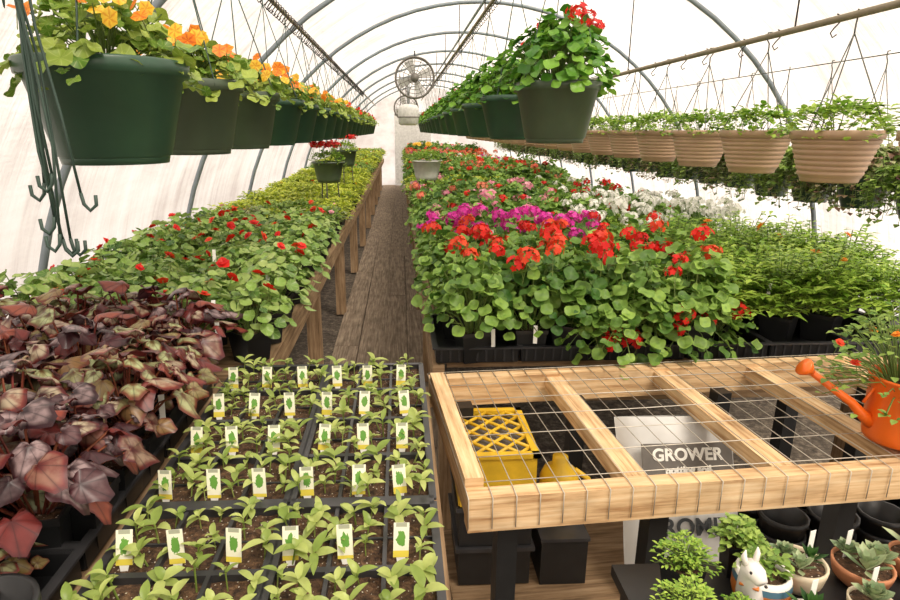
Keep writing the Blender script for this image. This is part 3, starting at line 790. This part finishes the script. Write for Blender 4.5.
def standpot(name,X,Y,ztop,fol,fl,nf,k='greypot'):
    e=empty(name,(X,Y,.80)); mb=MB(); h=ztop-.80
    for i in range(3):
        a=2*pi*i/3+.4; tube(mb,[(.1*math.cos(a),.1*math.sin(a),0),(.07*math.cos(a),.07*math.sin(a),h-.13)],.005,'hook',5)
    tube(mb,[(.08*math.cos(2*pi*i/16),.08*math.sin(2*pi*i/16),h-.13) for i in range(16)],.005,'hook',4,closed=True)
    lathe(mb,[(.085,h-.15),(.095,h-.12),(.12,h),(.13,h),(.13,h+.012),(.115,h+.01),(.11,h-.01)],k,22,cap0=True)
    lathe(mb,[(.001,h-.01),(.11,h-.01)],'soil',20)
    place('planter',mb.mesh('planter'),parent=e); place('foliage',fol,(0,0,h-.0),(0,0,1),.8,e)
    for i in range(nf):
        a=U(0,6.28); q=.12*math.sqrt(R()); place('flower',random.choice(fl),(q*math.cos(a),q*math.sin(a),h+.14),(U(-.4,.4),U(-.4,.4),0),1.1,e)
standpot('planter_on_stand',-.57,4.9,1.30,BBR[0],UM['red'],8)
standpot('planter_on_stand',-.57,6.4,1.34,BBR[1],UM['red'],8)
standpot('planter_on_stand',.22,5.1,1.30,BBR[2],BL['yellow'],4,'fanw')

def fan(loc,r):
    e=empty('circulation_fan',loc); mb=MB()
    for yy in (-.07,.0,.07):
        tube(mb,[(r*math.cos(2*pi*i/32),yy,r*math.sin(2*pi*i/32)) for i in range(32)],.012 if yy else .018,'fang',6,closed=True)
    for q in (.35,.6,.8):
        tube(mb,[(r*q*math.cos(2*pi*i/24),-.08,r*q*math.sin(2*pi*i/24)) for i in range(24)],.004,'fang',4,closed=True)
    for i in range(16):
        a=2*pi*i/16; tube(mb,[(r*.12*math.cos(a),-.085,r*.12*math.sin(a)),(r*math.cos(a),-.07,r*math.sin(a))],.004,'fang',4)
    tube(mb,[(0,-.09,0),(0,.1,0)],r*.22,'fang',14)
    for i in range(4):
        a=2*pi*i/4+.4; d=Vector((math.cos(a),.0,math.sin(a))); s=Vector((-math.sin(a),.25,math.cos(a)))
        ids=[mb.vert(d*r*.15-s*r*.1),mb.vert(d*r*.9-s*r*.28),mb.vert(d*r*.9+s*r*.22),mb.vert(d*r*.15+s*r*.12)]; mb.face(ids,'fanw')
    hz=CZ+math.sqrt(RR*RR-(loc[0]-CX)**2)
    tube(mb,[(0,0,r),(0,0,hz-loc[2]-.02)],.01,'hook',6)
    place('fan',mb.mesh('fan'),parent=e)
fan((.22,9.0,2.26),.27); fan((.14,13.3,2.0),.25)
mb=MB()
lathe(mb,[(.14,-.2),(.19,-.17),(.2,.1),(.17,.16),(.06,.19)],'fanw',24,cap0=True,cap1=True)
lathe(mb,[(.205,-.06),(.21,-.05),(.205,-.04)],'fang',24)
tube(mb,[(0,0,.19),(0,0,.62)],.03,'pipe',10)
for s in (-1,1): tube(mb,[(s*.15,0,.16),(s*.15,0,.70)],.005,'hook',4)
place('unit_heater',mb.mesh('heater'),(.17,12,1.84))

# ------------------------------------------------------------ lower display shelf with succulents
mb=MB(); zs=.70
box(mb,(.88,.83,zs-.012),(.92,.36,.024),'black')
for xx in (.46,1.30):
    for yy in (.68,.98): box(mb,(xx,yy,(zs-.024)/2),(.04,.04,zs-.024),'black')
place('display_shelf',mb.mesh('display_shelf'))
def rosette(name,seed,key,n,L,W):
    random.seed(seed); mb=MB()
    for i in range(n):
        a=i*2.4; t=i/n; strip(mb,(.0,0,.01+.01*t),(math.cos(a),math.sin(a),.25+1.8*t),(0,0,1),L*(1-.5*t),W,key,4,-.3,.5,.6)
    return mb.mesh(name)
RO=[rosette('rosette0',1,'succ',22,.045,.012),rosette('rosette1',2,'succ',14,.06,.009),rosette('rosette2',3,'darkg',18,.055,.006)]
def succpot(X,Y,r,h,k,kinds,lab=(.3,.5)):
    e=empty('potted_succulent',(X,Y,zs)); mb=MB()
    lathe(mb,[(r*.6,0),(r*.9,h*.35),(r,h*.8),(r*1.02,h),(r*.93,h),(r*.9,h*.88)],k,24,cap0=True); lathe(mb,[(.001,h*.88),(r*.9,h*.88)],'soil',20)
    place('pot',mb.mesh('succ_pot'),parent=e)
    for (q,a,kd,s) in kinds: place('succulent',kd,(q*r*math.cos(a),q*r*math.sin(a),h*.85),(0,0,a),s,e)
    mb2=MB(); box(mb2,(r*lab[0],r*lab[1],h+.025),(.014,.001,.06),'tagw',.3); place('label',mb2.mesh('lbl'),parent=e)
succpot(.755,.94,.05,.055,'cream',[(.45,0,RO[2],.7),(.5,2.3,RO[0],.7),(.5,4.2,RO[1],.7)],(.6,.3))
succpot(.885,.94,.052,.045,'terra',[(.5,0,RO[0],1),(.55,2.1,RO[0],.8),(.55,4.2,RO[1],1)],(-.3,.5))
succpot(.83,.845,.038,.045,'cream',[(.0,0,RO[0],.9)])
succpot(1.0,.95,.045,.05,'terra',[(.0,0,RO[1],1.2)])
succpot(.70,.82,.036,.045,'ceram',[(0,0,RO[2],.9)])
succpot(.93,.84,.038,.045,'terra',[(0,0,RO[0],1)])
succpot(.77,.77,.036,.04,'terra',[(0,0,RO[1],.8)])
mb=MB()
lathe(mb,[(.03,0),(.042,.008),(.048,.02)],'ceram',24,cap0=True); lathe(mb,[(.048,.02),(.05,.028),(.05,.05)],'cerorange',24)
lathe(mb,[(.05,.05),(.048,.062)],'cerblue',24); lathe(mb,[(.048,.062),(.045,.072),(.04,.072),(.038,.06)],'ceram',24); lathe(mb,[(.001,.062),(.038,.062)],'soil',20)
tube(mb,[(-.034,-.012,.03),(-.052,-.020,.06),(-.058,-.022,.09),(-.060,-.028,.108),(-.064,-.042,.110),(-.066,-.056,.103)],[.026,.021,.017,.020,.016,.010],'ceram',12)
for s in (-1,1): tube(mb,[(-.060+s*.011,-.022,.118),(-.060+s*.015,-.020,.134),(-.060+s*.013,-.020,.146)],[.006,.005,.001],'ceram',6)
for s in (-1,1): sphere(mb,(-.063+s*.0135,-.041,.116),.003,'hook',6)
sphere(mb,(-.067,-.065,.105),.003,'hook',6)
tube(mb,[(-.056-.02,-.02,.078),(-.056,-.042,.076),(-.056+.02,-.02,.078)],.003,'cerorange',5)
lm=empty('llama_planter',(.66,.90,zs)); lm.scale=(1.0,1.0,1.0); lm.rotation_euler=(0,0,.25); place('ceramic',mb.mesh('llama'),parent=lm)
LP=domeplant('small_plant',310,60,.04,.04,'strip','mid',z0=.055,pot=False,lr=(.014,.02)); place('plant',LP,(.008,.008,0),parent=lm)
HB=domeplant('herb',320,240,.085,.09,'strip','bright',lr=(.012,.02),stripw=.25,low=.4)
DK=domeplant('small_shrub',322,130,.06,.07,'strip','mid',lr=(.016,.026),z0=.08,pots=.07)
for (n_,me_,X,Y,s_) in (('potted_herb',HB,.525,.93,.62),('potted_herb',HB,.48,.82,.6),('potted_herb',HB,.575,.81,.45),('potted_shrub',DK,.655,.98,.72),('potted_shrub',DK,1.10,.95,.8)):
    place(n_,me_,(X,Y,zs),(0,0,X*7),s_)

mb=MB(); lathe(mb,[(.045,0),(.062,.11),(.068,.11),(.068,.13),(.06,.13),(.055,.02),(.001,.02)],'black',28,cap0=True); place('empty_nursery_pot',mb.mesh('enp'),(-.565,.68,.808))

# ------------------------------------------------------------ light
w=bpy.data.worlds.new('World'); scene.world=w; w.use_nodes=True
nt=w.node_tree; bgn=nt.nodes['Background']; 
tc=N(nt,'ShaderNodeTexCoord'); sp=N(nt,'ShaderNodeSeparateXYZ'); nt.links.new(tc.outputs['Generated'],sp.inputs[0])
cr=ramp(nt,sp.outputs[2],[(0,(.9,.85,.81,1)),(.6,(1,.97,.935,1))]); nt.links.new(cr,bgn.inputs[0]); bgn.inputs[1].default_value=1.5
s=bpy.data.lights.new('sun','SUN'); s.energy=6.8; s.angle=math.radians(22); s.color=(1,.95,.88)
so=bpy.data.objects.new('sun',s); so.rotation_euler=(math.radians(28),math.radians(22),0); col.objects.link(so)

# ------------------------------------------------------------ camera
c=bpy.data.cameras.new('cam'); c.lens=24; c.sensor_width=36; c.shift_x=.0256; c.clip_end=200
co=bpy.data.objects.new('camera',c); co.location=(0,0,CAMZ); co.rotation_euler=(math.radians(90-15.8),0,math.radians(-2.5)); col.objects.link(co)
scene.camera=co
